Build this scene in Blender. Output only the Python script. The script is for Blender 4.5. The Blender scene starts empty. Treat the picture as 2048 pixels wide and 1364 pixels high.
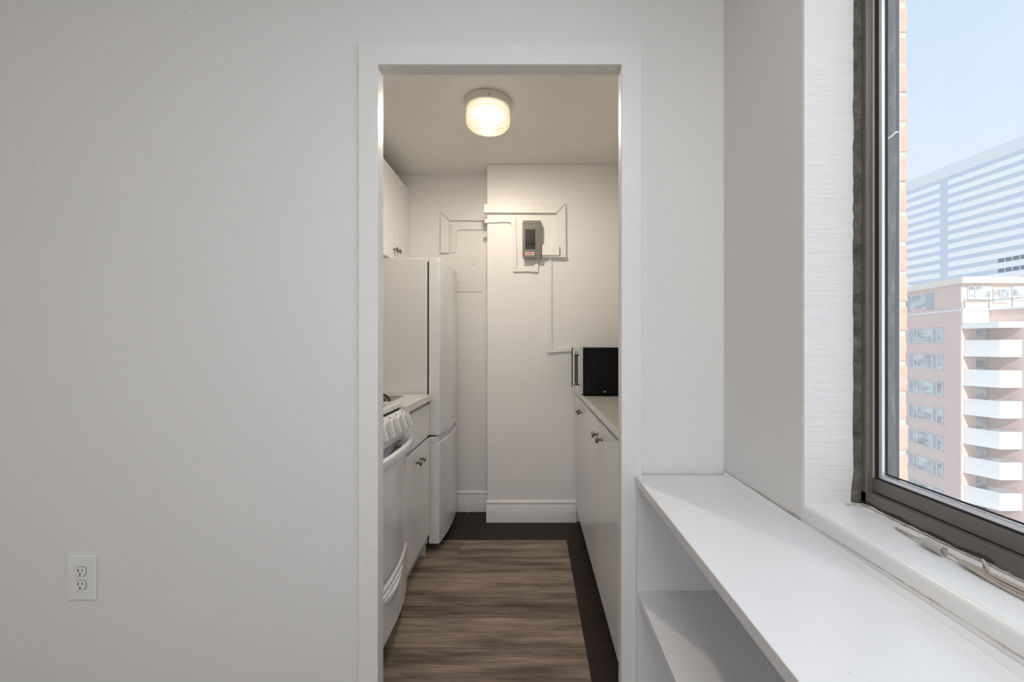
import bpy, bmesh, math, random
from mathutils import Vector, Matrix
random.seed(7)
PI = math.pi
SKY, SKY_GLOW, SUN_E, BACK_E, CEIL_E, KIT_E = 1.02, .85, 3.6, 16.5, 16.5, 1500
scene = bpy.context.scene
COL = scene.collection

# ------------------------------------------------------------------ nodes
class N:
    def __init__(s, name):
        s.m = bpy.data.materials.new(name); s.m.use_nodes = True
        s.t = s.m.node_tree; s.t.nodes.clear()
        s.out = s.t.nodes.new('ShaderNodeOutputMaterial')
    def n(s, typ, **kw):
        nd = s.t.nodes.new(typ)
        for k, v in kw.items(): setattr(nd, k, v)
        return nd
    def l(s, a, b): s.t.links.new(a, b)
    def set(s, sock, v):
        if hasattr(v, 'is_output') or isinstance(v, bpy.types.NodeSocket): s.l(v, sock)
        else: sock.default_value = v
    def math(s, op, a, b=0.0, c=0.0, clamp=False):
        nd = s.n('ShaderNodeMath', operation=op, use_clamp=clamp)
        s.set(nd.inputs[0], a); s.set(nd.inputs[1], b); s.set(nd.inputs[2], c)
        return nd.outputs[0]
    def mix(s, f, a, b):
        nd = s.n('ShaderNodeMix', data_type='RGBA')
        s.set(nd.inputs[0], f); s.set(nd.inputs[6], a); s.set(nd.inputs[7], b)
        return nd.outputs[2]
    def coord(s, scale=(1, 1, 1), which='Object'):
        tc = s.n('ShaderNodeTexCoord'); mp = s.n('ShaderNodeMapping')
        mp.inputs['Scale'].default_value = scale
        s.l(tc.outputs[which], mp.inputs[0]); return mp.outputs[0]
    def noise(s, vec, scale=5, detail=3, rough=.5):
        nd = s.n('ShaderNodeTexNoise'); s.l(vec, nd.inputs['Vector'])
        nd.inputs['Scale'].default_value = scale; nd.inputs['Detail'].default_value = detail
        nd.inputs['Roughness'].default_value = rough
        return nd.outputs[0]
    def ramp(s, f, stops):
        nd = s.n('ShaderNodeValToRGB'); s.l(f, nd.inputs[0]); e = nd.color_ramp.elements
        e[0].position, e[0].color = stops[0]; e[1].position, e[1].color = stops[-1]
        for p, c in stops[1:-1]:
            x = e.new(p); x.color = c
        return nd.outputs[0]
    def bump(s, h, strength=.2, dist=.01):
        nd = s.n('ShaderNodeBump'); nd.inputs['Strength'].default_value = strength
        nd.inputs['Distance'].default_value = dist; s.l(h, nd.inputs['Height'])
        return nd.outputs[0]
    def bsdf(s, col, rough=.5, metal=0, normal=None, coat=0, spec=.5):
        b = s.n('ShaderNodeBsdfPrincipled')
        s.set(b.inputs['Base Color'], col); s.set(b.inputs['Roughness'], rough)
        b.inputs['Metallic'].default_value = metal
        b.inputs['Coat Weight'].default_value = coat; b.inputs['Coat Roughness'].default_value = .12
        b.inputs['Specular IOR Level'].default_value = spec
        if normal is not None: s.l(normal, b.inputs['Normal'])
        s.l(b.outputs[0], s.out.inputs[0]); return b

def c4(r, g, b): return (r, g, b, 1)
def srgb(r, g, b):
    f = lambda v: ((v/255+.055)/1.055)**2.4 if v > 10 else v/255/12.92
    return (f(r), f(g), f(b), 1)

def plain(name, col, rough=.5, metal=0, coat=0, nscale=60, nb=.03, spec=.5):
    k = N(name); v = k.coord()
    nz = k.noise(v, nscale, 3)
    col2 = tuple(x*.93 for x in col[:3])+(1,)
    c = k.mix(nz, col2, col)
    k.bsdf(c, rough, metal, k.bump(nz, nb, .004) if nb else None, coat, spec)
    return k.m

def paint_wall(name, col, marks=.0, rough=.55):
    k = N(name); v = k.coord()
    n1 = k.noise(v, 1.6, 4, .55); n2 = k.noise(v, 90, 2); n3 = k.noise(v, 9, 5, .6)
    c = k.mix(k.math('MULTIPLY', n1, .6), col, tuple(x*.95 for x in col[:3])+(1,))
    spots = k.math('GREATER_THAN', k.noise(v, 38, 1), .83-marks*.05)
    c = k.mix(k.math('MULTIPLY', spots, .35), c, c4(.25, .24, .23))
    h = k.math('ADD', k.math('MULTIPLY', n2, .25), n3)
    k.bsdf(c, rough, 0, k.bump(h, .10, .01)); return k.m

WHITE = c4(.80, .79, .77)
M = {}
M['wall'] = paint_wall('wall_paint', c4(.80, .79, .775))
M['kwall'] = paint_wall('kitchen_wall_paint', c4(.85, .84, .83), rough=.45)
M['ceil'] = paint_wall('ceiling_paint', c4(.86, .845, .825), rough=.6)
M['trim'] = plain('trim_paint', c4(.85, .845, .83), .35, nscale=40, nb=.08)
M['shelf'] = None
M['cab'] = plain('cabinet_white', c4(.86, .86, .875), .32, coat=.25, nb=0)
M['cab_edge'] = plain('cabinet_edge', c4(.74, .74, .74), .4, nb=0)
M['appl'] = plain('appliance_enamel', c4(.87, .88, .915), .22, coat=.4, nb=0)
M['appl_body'] = plain('appliance_side', c4(.82, .815, .81), .4, nscale=300, nb=.02)
M['knobgrey'] = plain('knob_grey_plastic', c4(.60, .61, .58), .4, nb=0)
M['dark'] = plain('dark_gap', c4(.03, .03, .035), .7, nb=0)
M['gasket'] = plain('black_gasket', c4(.02, .02, .022), .55, nb=0)
M['nickel'] = plain('brushed_nickel', c4(.27, .245, .215), .27, metal=1, nscale=200, nb=.02)
M['steel'] = plain('sink_steel', c4(.50, .48, .45), .3, metal=1, nscale=200, nb=.02)
M['iron'] = plain('cast_iron', c4(.015, .014, .014), .45, nscale=150, nb=.1)
M['plastic'] = plain('white_plastic', c4(.86, .855, .84), .35, nb=0)
M['raceway'] = plain('raceway_painted', c4(.84, .83, .815), .42, nscale=120, nb=.04)
M['boxgrey'] = plain('grey_enamel_box', c4(.165, .155, .138), .42, nscale=120, nb=.03)
M['boxblack'] = plain('black_switch', c4(.012, .011, .011), .3, nb=0)
M['black'] = plain('microwave_black', c4(.006, .006, .006), .45, nscale=200, nb=.01, spec=.1)
M['silver'] = plain('microwave_silver', c4(.62, .62, .62), .18, metal=1, nb=0)
M['bronze'] = plain('bronze_aluminium', c4(.185, .168, .148), .38, metal=.35, nscale=30, nb=.01)
M['bronze_light'] = plain('worn_aluminium', c4(.50, .455, .40), .42, metal=.3, nb=0)
M['bead'] = plain('bright_aluminium', c4(.86, .87, .90), .25, metal=.6, nb=0)
M['base_metal'] = plain('lamp_base_paint', c4(.76, .73, .70), .4, nb=0)
M['cord'] = plain('cord_fibre', c4(.47, .42, .36), .7, nscale=400, nb=.2)
M['red'] = plain('sticker_red', c4(.70, .12, .07), .5, nb=0)
M['concrete'] = plain('street_ground', c4(.55, .54, .52), .8, nscale=.3, nb=0)

# shelf / sill gloss paint
def gloss_paint(name, col, streak):
    k = N(name); v = k.coord(streak); v2 = k.coord()
    n1 = k.noise(v, 22, 4, .6); n2 = k.noise(v2, 14, 4)
    sp = k.math('GREATER_THAN', k.noise(v2, 95, 1), .835)
    c = k.mix(k.math('MULTIPLY', n2, .5), col, tuple(x*.955 for x in col[:3])+(1,))
    c = k.mix(k.math('MULTIPLY', sp, .45), c, c4(.3, .28, .25))
    h = k.math('ADD', n1, k.math('MULTIPLY', n2, .6))
    k.bsdf(c, .30, 0, k.bump(h, .16, .006), .0, .5); return k.m
M['shelf'] = gloss_paint('shelf_gloss_paint', c4(.805, .812, .835), (1, .25, 1))
M['sill'] = gloss_paint('sill_gloss_paint', c4(.83, .83, .83), (1, .15, 1))

# window reveal: ridged painted plaster with dirt scratches
k = N('reveal_plaster'); v = k.coord((.22, 1, 3.4)); v2 = k.coord()
n1 = k.noise(v, 30, 5, .65); n2 = k.noise(v2, 60, 3)
scr = k.math('GREATER_THAN', k.noise(k.coord((.5, 1, 9)), 22, 6, .7), .70)
c = k.mix(k.math('MULTIPLY', n1, .5), c4(.82, .82, .82), c4(.58, .58, .57))
c = k.mix(k.math('MULTIPLY', scr, .22), c, c4(.36, .35, .34))
k.bsdf(c, .38, 0, k.bump(k.math('ADD', n1, k.math('MULTIPLY', n2, .3)), .45, .006)); M['reveal'] = k.m

k = N('old_caulk'); v = k.coord()
n1 = k.noise(v, 40, 5, .7)
c = k.ramp(n1, [(.3, c4(.045, .04, .036)), (.6, c4(.15, .135, .12)), (.8, c4(.26, .24, .21))])
k.bsdf(c, .85, 0, k.bump(n1, .8, .01)); M['caulk'] = k.m
k = N('outer_frame_weathered'); v = k.coord((1, 1, .35))
n1 = k.noise(v, 55, 6, .7)
c = k.ramp(n1, [(.3, c4(.07, .07, .075)), (.55, c4(.17, .165, .16)), (.75, c4(.36, .33, .29))])
k.bsdf(c, .55, 0, k.bump(n1, .6, .006)); M['outer'] = k.m
k = N('pale_sill_caulk'); v = k.coord(); n1 = k.noise(v, 60, 5, .7)
c = k.ramp(n1, [(.3, c4(.25, .22, .18)), (.6, c4(.62, .58, .52))])
k.bsdf(c, .7, 0, k.bump(n1, .6, .006)); M['palecaulk'] = k.m

# vinyl plank floor with dark border
k = N('vinyl_plank_floor')
tc = k.n('ShaderNodeTexCoord'); sp = k.n('ShaderNodeSeparateXYZ'); k.l(tc.outputs['Object'], sp.inputs[0])
X, Y = sp.outputs[0], sp.outputs[1]
PW = .192
row_f = k.math('DIVIDE', k.math('SUBTRACT', 2.69, Y), PW)
row = k.math('FLOOR', row_f); fr = k.math('FRACT', row_f)
jx = k.math('ADD', X, k.math('ADD', k.math('MULTIPLY', k.math('GREATER_THAN', k.math('ABSOLUTE', row), .5), k.math('ADD', k.math('MULTIPLY', k.math('SINE', k.math('MULTIPLY', row, 2.3)), .16), -.83)), .425))
pl = k.math('FLOOR', k.math('DIVIDE', jx, 1.22)); plf = k.math('FRACT', k.math('DIVIDE', jx, 1.22))
wn = k.n('ShaderNodeTexWhiteNoise', noise_dimensions='2D')
cb = k.n('ShaderNodeCombineXYZ'); k.l(row, cb.inputs[0]); k.l(pl, cb.inputs[1]); k.l(cb.outputs[0], wn.inputs['Vector'])
rnd = wn.outputs['Value']
cv = k.n('ShaderNodeCombineXYZ')
k.l(k.math('ADD', k.math('MULTIPLY', X, 1.0), k.math('MULTIPLY', rnd, 17)), cv.inputs[0])
k.l(k.math('MULTIPLY', Y, 9.0), cv.inputs[1]); k.l(k.math('MULTIPLY', rnd, 9), cv.inputs[2])
g1 = k.noise(cv.outputs[0], 2.2, 5, .55)
cv2 = k.n('ShaderNodeCombineXYZ')
k.l(k.math('ADD', k.math('MULTIPLY', X, 3.2), k.math('MULTIPLY', rnd, 5)), cv2.inputs[0]); k.l(k.math('MULTIPLY', Y, 90), cv2.inputs[1])
g2 = k.noise(cv2.outputs[0], 2.0, 6, .72)
gg = k.math('ADD', k.math('MULTIPLY', g1, .58), k.math('MULTIPLY', g2, .42))
gg = k.math('ADD', gg, k.math('MULTIPLY', k.math('SUBTRACT', rnd, .5), .09))
wood = k.ramp(gg, [(.32, c4(.066, .049, .040)), (.44, c4(.135, .102, .08)), (.54, c4(.25, .195, .152)), (.66, c4(.41, .33, .26))])
crk = k.math('GREATER_THAN', k.noise(cv2.outputs[0], 1.1, 7, .75), .635)
wood = k.mix(k.math('MULTIPLY', crk, .5), wood, c4(.05, .036, .028))
seam = k.math('MAXIMUM', k.math('LESS_THAN', fr, .012), k.math('LESS_THAN', plf, .0022))
wood = k.mix(k.math('MULTIPLY', seam, .6), wood, c4(.03, .022, .018))
g3 = k.noise(k.coord((3, 28, 1)), 3, 5, .65)
dk = k.ramp(g3, [(.3, c4(.013, .008, .0065)), (.7, c4(.032, .020, .016))])
bord = k.math('MAXIMUM', k.math('GREATER_THAN', Y, 2.69), k.math('GREATER_THAN', X, .2127))
c = k.mix(bord, wood, dk)
k.bsdf(c, k.math('ADD', .50, k.math('MULTIPLY', g2, .15)), 0, k.bump(g2, .12, .003), 0, .3); M['floor'] = k.m

# marble counter
k = N('marble_laminate'); v = k.coord((1.4, 1, 1)); nz = k.noise(v, 3, 4, .6)
wv = k.n('ShaderNodeTexWave'); k.l(v, wv.inputs['Vector']); wv.inputs['Scale'].default_value = 2.2
wv.inputs['Distortion'].default_value = 9; wv.inputs['Detail'].default_value = 3
ln = k.math('GREATER_THAN', wv.outputs[1], .93)
c = k.mix(k.math('MULTIPLY', ln, .35), k.mix(nz, c4(.84, .835, .83), c4(.78, .775, .77)), c4(.5, .46, .42))
k.bsdf(c, .16, 0, None, .2); M['marble'] = k.m
M['counter'] = plain('pale_counter', c4(.76, .735, .70), .12, nb=0, coat=.3)

# exterior brick column (near): pinkish split faced brick
def brick_mat(name, a, b, mortar, rough=.8, bump=.5, sc=30):
    k = N(name); v = k.coord()
    nz = k.noise(v, sc, 5, .65)
    k.bsdf(k.mix(nz, a, b), rough, 0, k.bump(nz, bump, .01)); return k.m
M['brick_near'] = brick_mat('pink_brick', c4(.58, .36, .27), c4(.70, .48, .38), None)
M['mortar'] = plain('mortar', c4(.62, .55, .48), .9, nscale=80, nb=.3)

# far brick (real brick courses in a brick texture, object space)
k = N('apartment_brick')
tc = k.n('ShaderNodeTexCoord'); mp = k.n('ShaderNodeMapping')
sp = k.n('ShaderNodeSeparateXYZ'); k.l(tc.outputs['Object'], sp.inputs[0])
cb = k.n('ShaderNodeCombineXYZ'); k.l(k.math('ADD', sp.outputs[0], sp.outputs[1]), cb.inputs[0]); k.l(sp.outputs[2], cb.inputs[1])
bt = k.n('ShaderNodeTexBrick'); k.l(cb.outputs[0], bt.inputs['Vector'])
bt.inputs['Scale'].default_value = 4.0
bt.inputs['Color1'].default_value = c4(.76, .53, .45); bt.inputs['Color2'].default_value = c4(.60, .41, .35)
bt.inputs['Mortar'].default_value = c4(.62, .54, .49); bt.inputs['Mortar Size'].default_value = .02
nz = k.noise(tc.outputs['Object'], 2.6, 6, .75)
c = k.mix(k.math('MULTIPLY', k.math('SUBTRACT', nz, .30), 1.6, clamp=True), bt.outputs[0], c4(.74, .60, .54))
k.bsdf(c, .85); M['abrick'] = k.m
M['apt_white'] = plain('balcony_white_paint', c4(.74, .735, .73), .6, nscale=2, nb=0)
M['apt_cream'] = plain('terrace_cream_paint', c4(.84, .74, .64), .6, nscale=2, nb=0)
M['apt_frame'] = plain('apartment_window_frame', c4(.68, .66, .64), .5, nb=0)
M['apt_dark'] = plain('apartment_railing', c4(.22, .21, .21), .5, nb=0)
M['apt_shutter'] = plain('apartment_shutter', c4(.40, .42, .47), .5, nb=0)
k = N('apartment_glass'); v = k.coord((.5, .5, 1.2)); nz = k.noise(v, 1.1, 3, .6)
c = k.ramp(nz, [(.35, c4(.22, .22, .22)), (.5, c4(.42, .45, .46)), (.65, c4(.62, .66, .64))])
k.bsdf(c, .08, 0, None, .5); M['aglass'] = k.m
k = N('tower_glass'); v = k.coord((1, 1, .01)); nz = k.noise(v, .35, 2)
k.bsdf(k.mix(nz, c4(.50, .57, .69), c4(.58, .64, .74)), .3); M['tglass'] = k.m
M['tdark'] = plain('tower_dark_glass', c4(.10, .12, .15), .2, nscale=.3, nb=0)
k = N('tower_panel'); sp = k.n('ShaderNodeSeparateXYZ'); tc = k.n('ShaderNodeTexCoord'); k.l(tc.outputs['Object'], sp.inputs[0])
ln = k.math('LESS_THAN', k.math('FRACT', k.math('DIVIDE', sp.outputs[1], 1.6)), .07)
k.bsdf(k.mix(k.math('MULTIPLY', ln, .4), c4(.94, .935, .925), c4(.72, .73, .75)), .5); M['tpanel'] = k.m

# window pane: clear glass with insect mesh; its pale veil imitates overexposure haze
k = N('veiled_window_glass')
tr = k.n('ShaderNodeBsdfTransparent'); tr.inputs[0].default_value = c4(.98, .99, 1)
tl = k.n('ShaderNodeBsdfTranslucent'); tl.inputs[0].default_value = c4(.95, .95, .97)
gl = k.n('ShaderNodeBsdfGlossy'); gl.inputs['Roughness'].default_value = .02
m1 = k.n('ShaderNodeMixShader'); m1.inputs[0].default_value = .09
k.l(tr.outputs[0], m1.inputs[1]); k.l(tl.outputs[0], m1.inputs[2])
fz = k.n('ShaderNodeFresnel'); fz.inputs[0].default_value = 1.12
m2 = k.n('ShaderNodeMixShader'); k.l(fz.outputs[0], m2.inputs[0]); k.l(m1.outputs[0], m2.inputs[1]); k.l(gl.outputs[0], m2.inputs[2])
k.l(m2.outputs[0], k.out.inputs[0]); M['pane'] = k.m

# ribbed glass lamp shade: lit frosted glass, lets the bulb's light through
k = N('ribbed_lamp_glass')
tr = k.n('ShaderNodeBsdfTransparent'); tr.inputs[0].default_value = c4(1, .94, .82)
lw = k.n('ShaderNodeLayerWeight'); lw.inputs[0].default_value = .5
colr = k.ramp(lw.outputs['Facing'], [(.0, c4(1.0, .97, .86)), (.35, c4(1.0, .90, .64)), (.8, c4(.86, .64, .34))])
em = k.n('ShaderNodeEmission'); k.l(colr, em.inputs[0]); em.inputs[1].default_value = 1.12
sz = k.n('ShaderNodeSeparateXYZ'); k.l(k.coord(), sz.inputs[0])
# fully frosted side wall, gradually clearer towards the domed underside
op = k.math('ADD', k.math('MULTIPLY', k.math('ADD', sz.outputs[2], .142), .37/.052), .60, clamp=True)
mx = k.n('ShaderNodeMixShader'); k.l(op, mx.inputs[0])
k.l(tr.outputs[0], mx.inputs[1]); k.l(em.outputs[0], mx.inputs[2])
gl = k.n('ShaderNodeBsdfGlossy'); gl.inputs['Roughness'].default_value = .1
m2 = k.n('ShaderNodeMixShader'); m2.inputs[0].default_value = .05
k.l(mx.outputs[0], m2.inputs[1]); k.l(gl.outputs[0], m2.inputs[2]); k.l(m2.outputs[0], k.out.inputs[0]); M['lampglass'] = k.m
k = N('bulb_glow'); em = k.n('ShaderNodeEmission'); em.inputs[0].default_value = c4(1, .935, .875); em.inputs[1].default_value = KIT_E
k.l(em.outputs[0], k.out.inputs[0]); M['bulb'] = k.m
k = N('clear_plastic'); tr = k.n('ShaderNodeBsdfTransparent'); tr.inputs[0].default_value = c4(.93, .92, .9)
pb = k.n('ShaderNodeBsdfPrincipled'); pb.inputs['Base Color'].default_value = c4(.72, .70, .67); pb.inputs['Roughness'].default_value = .15
mx = k.n('ShaderNodeMixShader'); mx.inputs[0].default_value = .55
k.l(tr.outputs[0], mx.inputs[1]); k.l(pb.outputs[0], mx.inputs[2]); k.l(mx.outputs[0], k.out.inputs[0]); M['clear'] = k.m

# ------------------------------------------------------------------ mesh helpers
def box(bm, x0, x1, y0, y1, z0, z1):
    v = [bm.verts.new(p) for p in ((x0,y0,z0),(x1,y0,z0),(x1,y1,z0),(x0,y1,z0),(x0,y0,z1),(x1,y0,z1),(x1,y1,z1),(x0,y1,z1))]
    for f in ((3,2,1,0),(4,5,6,7),(0,1,5,4),(1,2,6,5),(2,3,7,6),(3,0,4,7)): bm.faces.new([v[i] for i in f])
def prism(bm, poly, a, b, axis='z'):
    def P(p, t): return {'z': (p[0], p[1], t), 'y': (p[0], t, p[1]), 'x': (t, p[0], p[1])}[axis]
    A = [bm.verts.new(P(p, a)) for p in poly]; B = [bm.verts.new(P(p, b)) for p in poly]
    n = len(poly)
    bm.faces.new(A); bm.faces.new(list(reversed(B)))
    for i in range(n): bm.faces.new((A[i], B[i], B[(i+1) % n], A[(i+1) % n]))
def lathe(bm, prof, mat=Matrix.Identity(4), n=48, closed_ends=True):
    rings = []
    for r, z in prof:
        if r < 1e-6: rings.append([bm.verts.new(mat @ Vector((0, 0, z)))])
        else: rings.append([bm.verts.new(mat @ Vector((r*math.cos(2*PI*i/n), r*math.sin(2*PI*i/n), z))) for i in range(n)])
    for a, b in zip(rings, rings[1:]):
        for i in range(n):
            j = (i+1) % n
            q = [a[0], b[i], b[j]] if len(a) == 1 else ([a[i], b[0], a[j]] if len(b) == 1 else [a[i], b[i], b[j], a[j]])
            if len(a) == 1 and len(b) == 1: continue
            bm.faces.new(q)
    if closed_ends:
        for r in (rings[0], rings[-1]):
            if len(r) > 2: bm.faces.new(r)
def tube(bm, pts, r, n=10):
    pts = [Vector(p) for p in pts]; rings = []
    up = Vector((0, 0, 1))
    for i, p in enumerate(pts):
        t = (pts[min(i+1, len(pts)-1)] - pts[max(i-1, 0)]).normalized()
        a = t.cross(up)
        if a.length < 1e-3: a = t.cross(Vector((1, 0, 0)))
        a.normalize(); b = t.cross(a)
        rr = r[i] if isinstance(r, (list, tuple)) else r
        rings.append([bm.verts.new(p + rr*(math.cos(2*PI*j/n)*a + math.sin(2*PI*j/n)*b)) for j in range(n)])
    for a, b in zip(rings, rings[1:]):
        for j in range(n): bm.faces.new((a[j], a[(j+1) % n], b[(j+1) % n], b[j]))
    bm.faces.new(rings[0]); bm.faces.new(list(reversed(rings[-1])))
def spline(pts, n=8):
    P = [Vector(p) for p in pts]; P = [P[0]*2-P[1]] + P + [P[-1]*2-P[-2]]; out = []
    for i in range(1, len(P)-2):
        a, b, c, d = P[i-1:i+3]
        for k_ in range(n):
            t = k_/n
            out.append(.5*((2*b)+(c-a)*t+(2*a-5*b+4*c-d)*t*t+(3*b-a-3*c+d)*t**3))
    out.append(P[-2]); return out
AX_NX = Matrix.Rotation(-PI/2, 4, 'Y')     # local z -> -X
AX_PX = Matrix.Rotation(PI/2, 4, 'Y')      # local z -> +X
AX_NY = Matrix.Rotation(PI/2, 4, 'X')      # local z -> -Y
def at(x, y, z, R=Matrix.Identity(4)): return Matrix.Translation((x, y, z)) @ R

def obj(name, bm, mat, parent=None, bevel=0, seg=2, base=None, angle=35):
    if base is None and parent is not None: base = Vector(parent['_b']) if '_b' in parent else Vector((0, 0, 0))
    if base is not None: bmesh.ops.translate(bm, verts=bm.verts, vec=-Vector(base))
    bmesh.ops.recalc_face_normals(bm, faces=bm.faces)
    me = bpy.data.meshes.new(name); bm.to_mesh(me); bm.free()
    me.materials.append(mat)
    me.polygons.foreach_set('use_smooth', [True]*len(me.polygons))
    me.set_sharp_from_angle(angle=math.radians(angle))
    o = bpy.data.objects.new(name, me); COL.objects.link(o)
    if parent is not None:
        o.parent = parent; o['_b'] = tuple(base)
    elif base is not None: o.location = base
    if bevel:
        b = o.modifiers.new('bevel', 'BEVEL'); b.width = bevel; b.segments = seg
        b.limit_method = 'ANGLE'; b.angle_limit = math.radians(40); b.harden_normals = True
    return o
def tag(o, label, cat, group=None):
    o['label'] = label; o['category'] = cat
    if group: o['group'] = group
    return o
def thing(name, loc, label, cat, group=None):
    o = bpy.data.objects.new(name, None); COL.objects.link(o); o.empty_display_size = .05
    o.location = loc; o['_b'] = tuple(loc)
    return tag(o, label, cat, group)
def struct(name, bm, mat, parent=None, bevel=0, seg=2):
    o = obj(name, bm, mat, parent, bevel, seg)
    if parent is None: o['kind'] = 'structure'
    return o
def B(*boxes):
    bm = bmesh.new()
    for b in boxes: box(bm, *b)
    return bm
def copy_thing(src, delta, label):
    r = src.copy(); COL.objects.link(r); r.location = Vector(src.location) + Vector(delta); r['label'] = label
    for ch in list(src.children):
        c = ch.copy(); COL.objects.link(c); c.parent = r
        for g in list(ch.children):
            d = g.copy(); COL.objects.link(d); d.parent = c
    return r

# ------------------------------------------------------------------ camera
F = 870.0; CX, CY = 1064.0, 692.0; H = 1.2
cam = bpy.data.cameras.new('camera'); co = bpy.data.objects.new('camera', cam); COL.objects.link(co)
co.location = (0, 0, H); co.rotation_euler = (PI/2, 0, 0)
cam.sensor_width = 36; cam.lens = 36*F/2048
cam.shift_x = -(CX-1024)/2048; cam.shift_y = (CY-682)/2048
cam.clip_start = .02; cam.clip_end = 2000
scene.camera = co
def wp(px, py, y): return Vector(((px-CX)/F*y, y, H-(py-CY)/F*y))

# ------------------------------------------------------------------ room shell
CEIL = 2.44
struct('floor', B((-2.7, .66, -3.6, 3.2, -.06, 0)), M['floor'])
struct('ceiling', B((-2.7, .70, -3.6, 1.300, CEIL, CEIL+.1)), M['ceil'])
struct('ceiling', B((-1.2, .66, 1.273, 3.2, CEIL, CEIL+.1)), M['ceil']).name = 'ceiling_kitchen'
WY0, WY1 = 1.273, 1.310            # partition
DX0, DX1, DZ = -.448, .2595, 2.017
struct('wall_front', B((-2.7, DX0-.008, WY0, WY1, 0, CEIL), (DX1+.008, .60, WY0, WY1, 0, CEIL), (DX0-.008, DX1+.008, WY0, WY1, DZ+.008, CEIL)), M['wall'])
struct('wall_left', B((-2.8, -2.7, -3.6, 1.31, 0, CEIL)), M['wall'])
struct('wall_back', B((-2.7, -2.0, -3.7, -3.6, 0, CEIL), (.1, .56, -3.7, -3.6, 0, CEIL), (-2.0, .1, -3.7, -3.6, 0, .6), (-2.0, .1, -3.7, -3.6, 2.2, CEIL)), M['wall'])
# window wall (inner leaf)
XI, XM, XO = .561, .755, .851
OY0, OY1, OZ0, OZ1 = -.62, .902, .850, 2.31
struct('wall_right', B((XI, XM, OY1, WY1, 0, CEIL), (XI, XM, -3.7, OY0, 0, CEIL), (XI, XM, OY0, OY1, 0, OZ0), (XI, XM, OY0, OY1, OZ1, CEIL)), M['wall'])
# reveal lining (rough painted plaster) facing the room
struct('trim_reveal', B((XI+.001, .668, OY1-.004, OY1+.004, .872, OZ1)), M['reveal'])
# sill with bull-nosed edge
prof = [(.700, .832), (.700, .878), (.62, .8750)]
for i in range(9):
    a = PI/2*i/8
    prof.append((XI+.0095-.011*math.sin(a), .8635+.011*math.cos(a)))
prof.append((XI-.0015, .832)); prof.append((XI+.02, .832))
bm = bmesh.new(); prism(bm, prof, OY0, OY1+.003, 'y'); struct('trim_sill', bm, M['sill'])
# kitchen walls
struct('wall_kitchen_left', B((-1.3, -1.2, WY1, 3.26, 0, CEIL)), M['kwall'])
struct('wall_kitchen_right', B((.66, .735, WY1, 3.26, 0, CEIL)), M['kwall'])
struct('wall_kitchen_front', B((-1.2, DX0-.02, WY1, WY1+.004, 0, CEIL), (DX1+.02, .66, WY1, WY1+.004, 0, CEIL), (DX0-.02, DX1+.02, WY1, WY1+.004, DZ+.02, CEIL)), M['kwall'])
YR, YC, XC = 3.160, 2.969, -.307
struct('wall_kitchen_far', B((-1.2, .66, YR, YR+.1, 0, CEIL)), M['kwall'])
bm = B((XC, .66, YC, YR, 0, CEIL)); struct('wall_kitchen_chase', bm, M['kwall'], bevel=.004)
# baseboards
def base_prof(y, h=.150, t=.014):
    return [(y, 0), (y-t, 0), (y-t, h-.040), (y-t+.003, h-.033), (y-t+.004, h-.022), (y-t+.001, h-.016), (y-t+.005, h-.006), (y-t+.011, h), (y, h)]
bm = bmesh.new(); prism(bm, base_prof(YR), -1.18, XC, 'x'); struct('baseboard_far', bm, M['trim'])
bm = bmesh.new(); prism(bm, base_prof(YC), XC-.004, .30, 'x'); struct('baseboard_chase', bm, M['trim'])
# doorway: casing + jamb lining
CY0 = 1.261
bm = bmesh.new()
ox0, ox1, oz = -.504, .319, 2.078
def frame_poly(bm, pts, y0, y1): prism(bm, pts, y0, y1, 'y')
frame_poly(bm, [(ox0, 0), (DX0, 0), (DX0, DZ), (DX1, DZ), (DX1, 0), (ox1, 0), (ox1, oz), (ox0, oz)], CY0, WY0)
door = struct('door_1', bm, M['trim'], bevel=.0025)
obj('jamb_lining', B((DX0-.008, DX0+.0005, CY0+.003, 1.290, 0, DZ), (DX0-.008, DX0-.002, 1.290, WY1+.006, 0, DZ),
    (DX1-.0005, DX1+.008, CY0+.003, 1.290, 0, DZ), (DX1+.002, DX1+.008, 1.290, WY1+.006, 0, DZ),
    (DX0-.008, DX1+.008, CY0+.003, 1.290, DZ-.0005, DZ+.008), (DX0-.008, DX1+.008, 1.290, WY1+.006, DZ+.003, DZ+.008)), M['trim'], door, base=(0, 0, 0))

# ------------------------------------------------------------------ window
GY0, GY1 = OY0+.04, .861
bm = B((.676, .735, OY1-.0225, OY1-.001, .878, OZ1-.005),    # far outer jamb
       (.676, .735, OY0+.001, OY0+.024, .878, OZ1-.005), (.676, .735, OY0+.024, OY1-.0225, OZ1-.03, OZ1-.005))
win = struct('window_1', bm, M['bronze'], bevel=.002)
WB = (0, 0, 0)
obj('bottom_frame', B((.676, .74, OY0+.001, OY1-.001, .874, .9045)), M['bronze'], win, .0015, base=WB)
sash = obj('sash_rail', B((.6885, .712, OY0+.024, .8935, .9065, .9325)), M['bronze'], win, .0015, base=WB)
obj('sash_stile', B((.6885, .712, .8782, .8935, .9335, OZ1-.03)), M['bronze_light'], win, .001, base=WB)
obj('gasket', B((.692, .700, .8705, .8785, .936, OZ1-.03), (.692, .700, OY0+.03, .8785, .9325, .9355), (.700, .704, .8605, .8622, .944, OZ1-.03), (.7035, .7045, OY0+.03, .862, .9435, .9465)), M['gasket'], win, base=WB)
obj('glazing_bead', B((.6935, .704, .8620, .8705, .9425, OZ1-.03), (.6935, .7035, OY0+.03, .8705, .9355, .9425)), M['bead'], win, .001, base=WB)
obj('pane', B((.704, .708, OY0+.03, .870, .9425, OZ1-.03)), M['pane'], win, base=WB)
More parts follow.
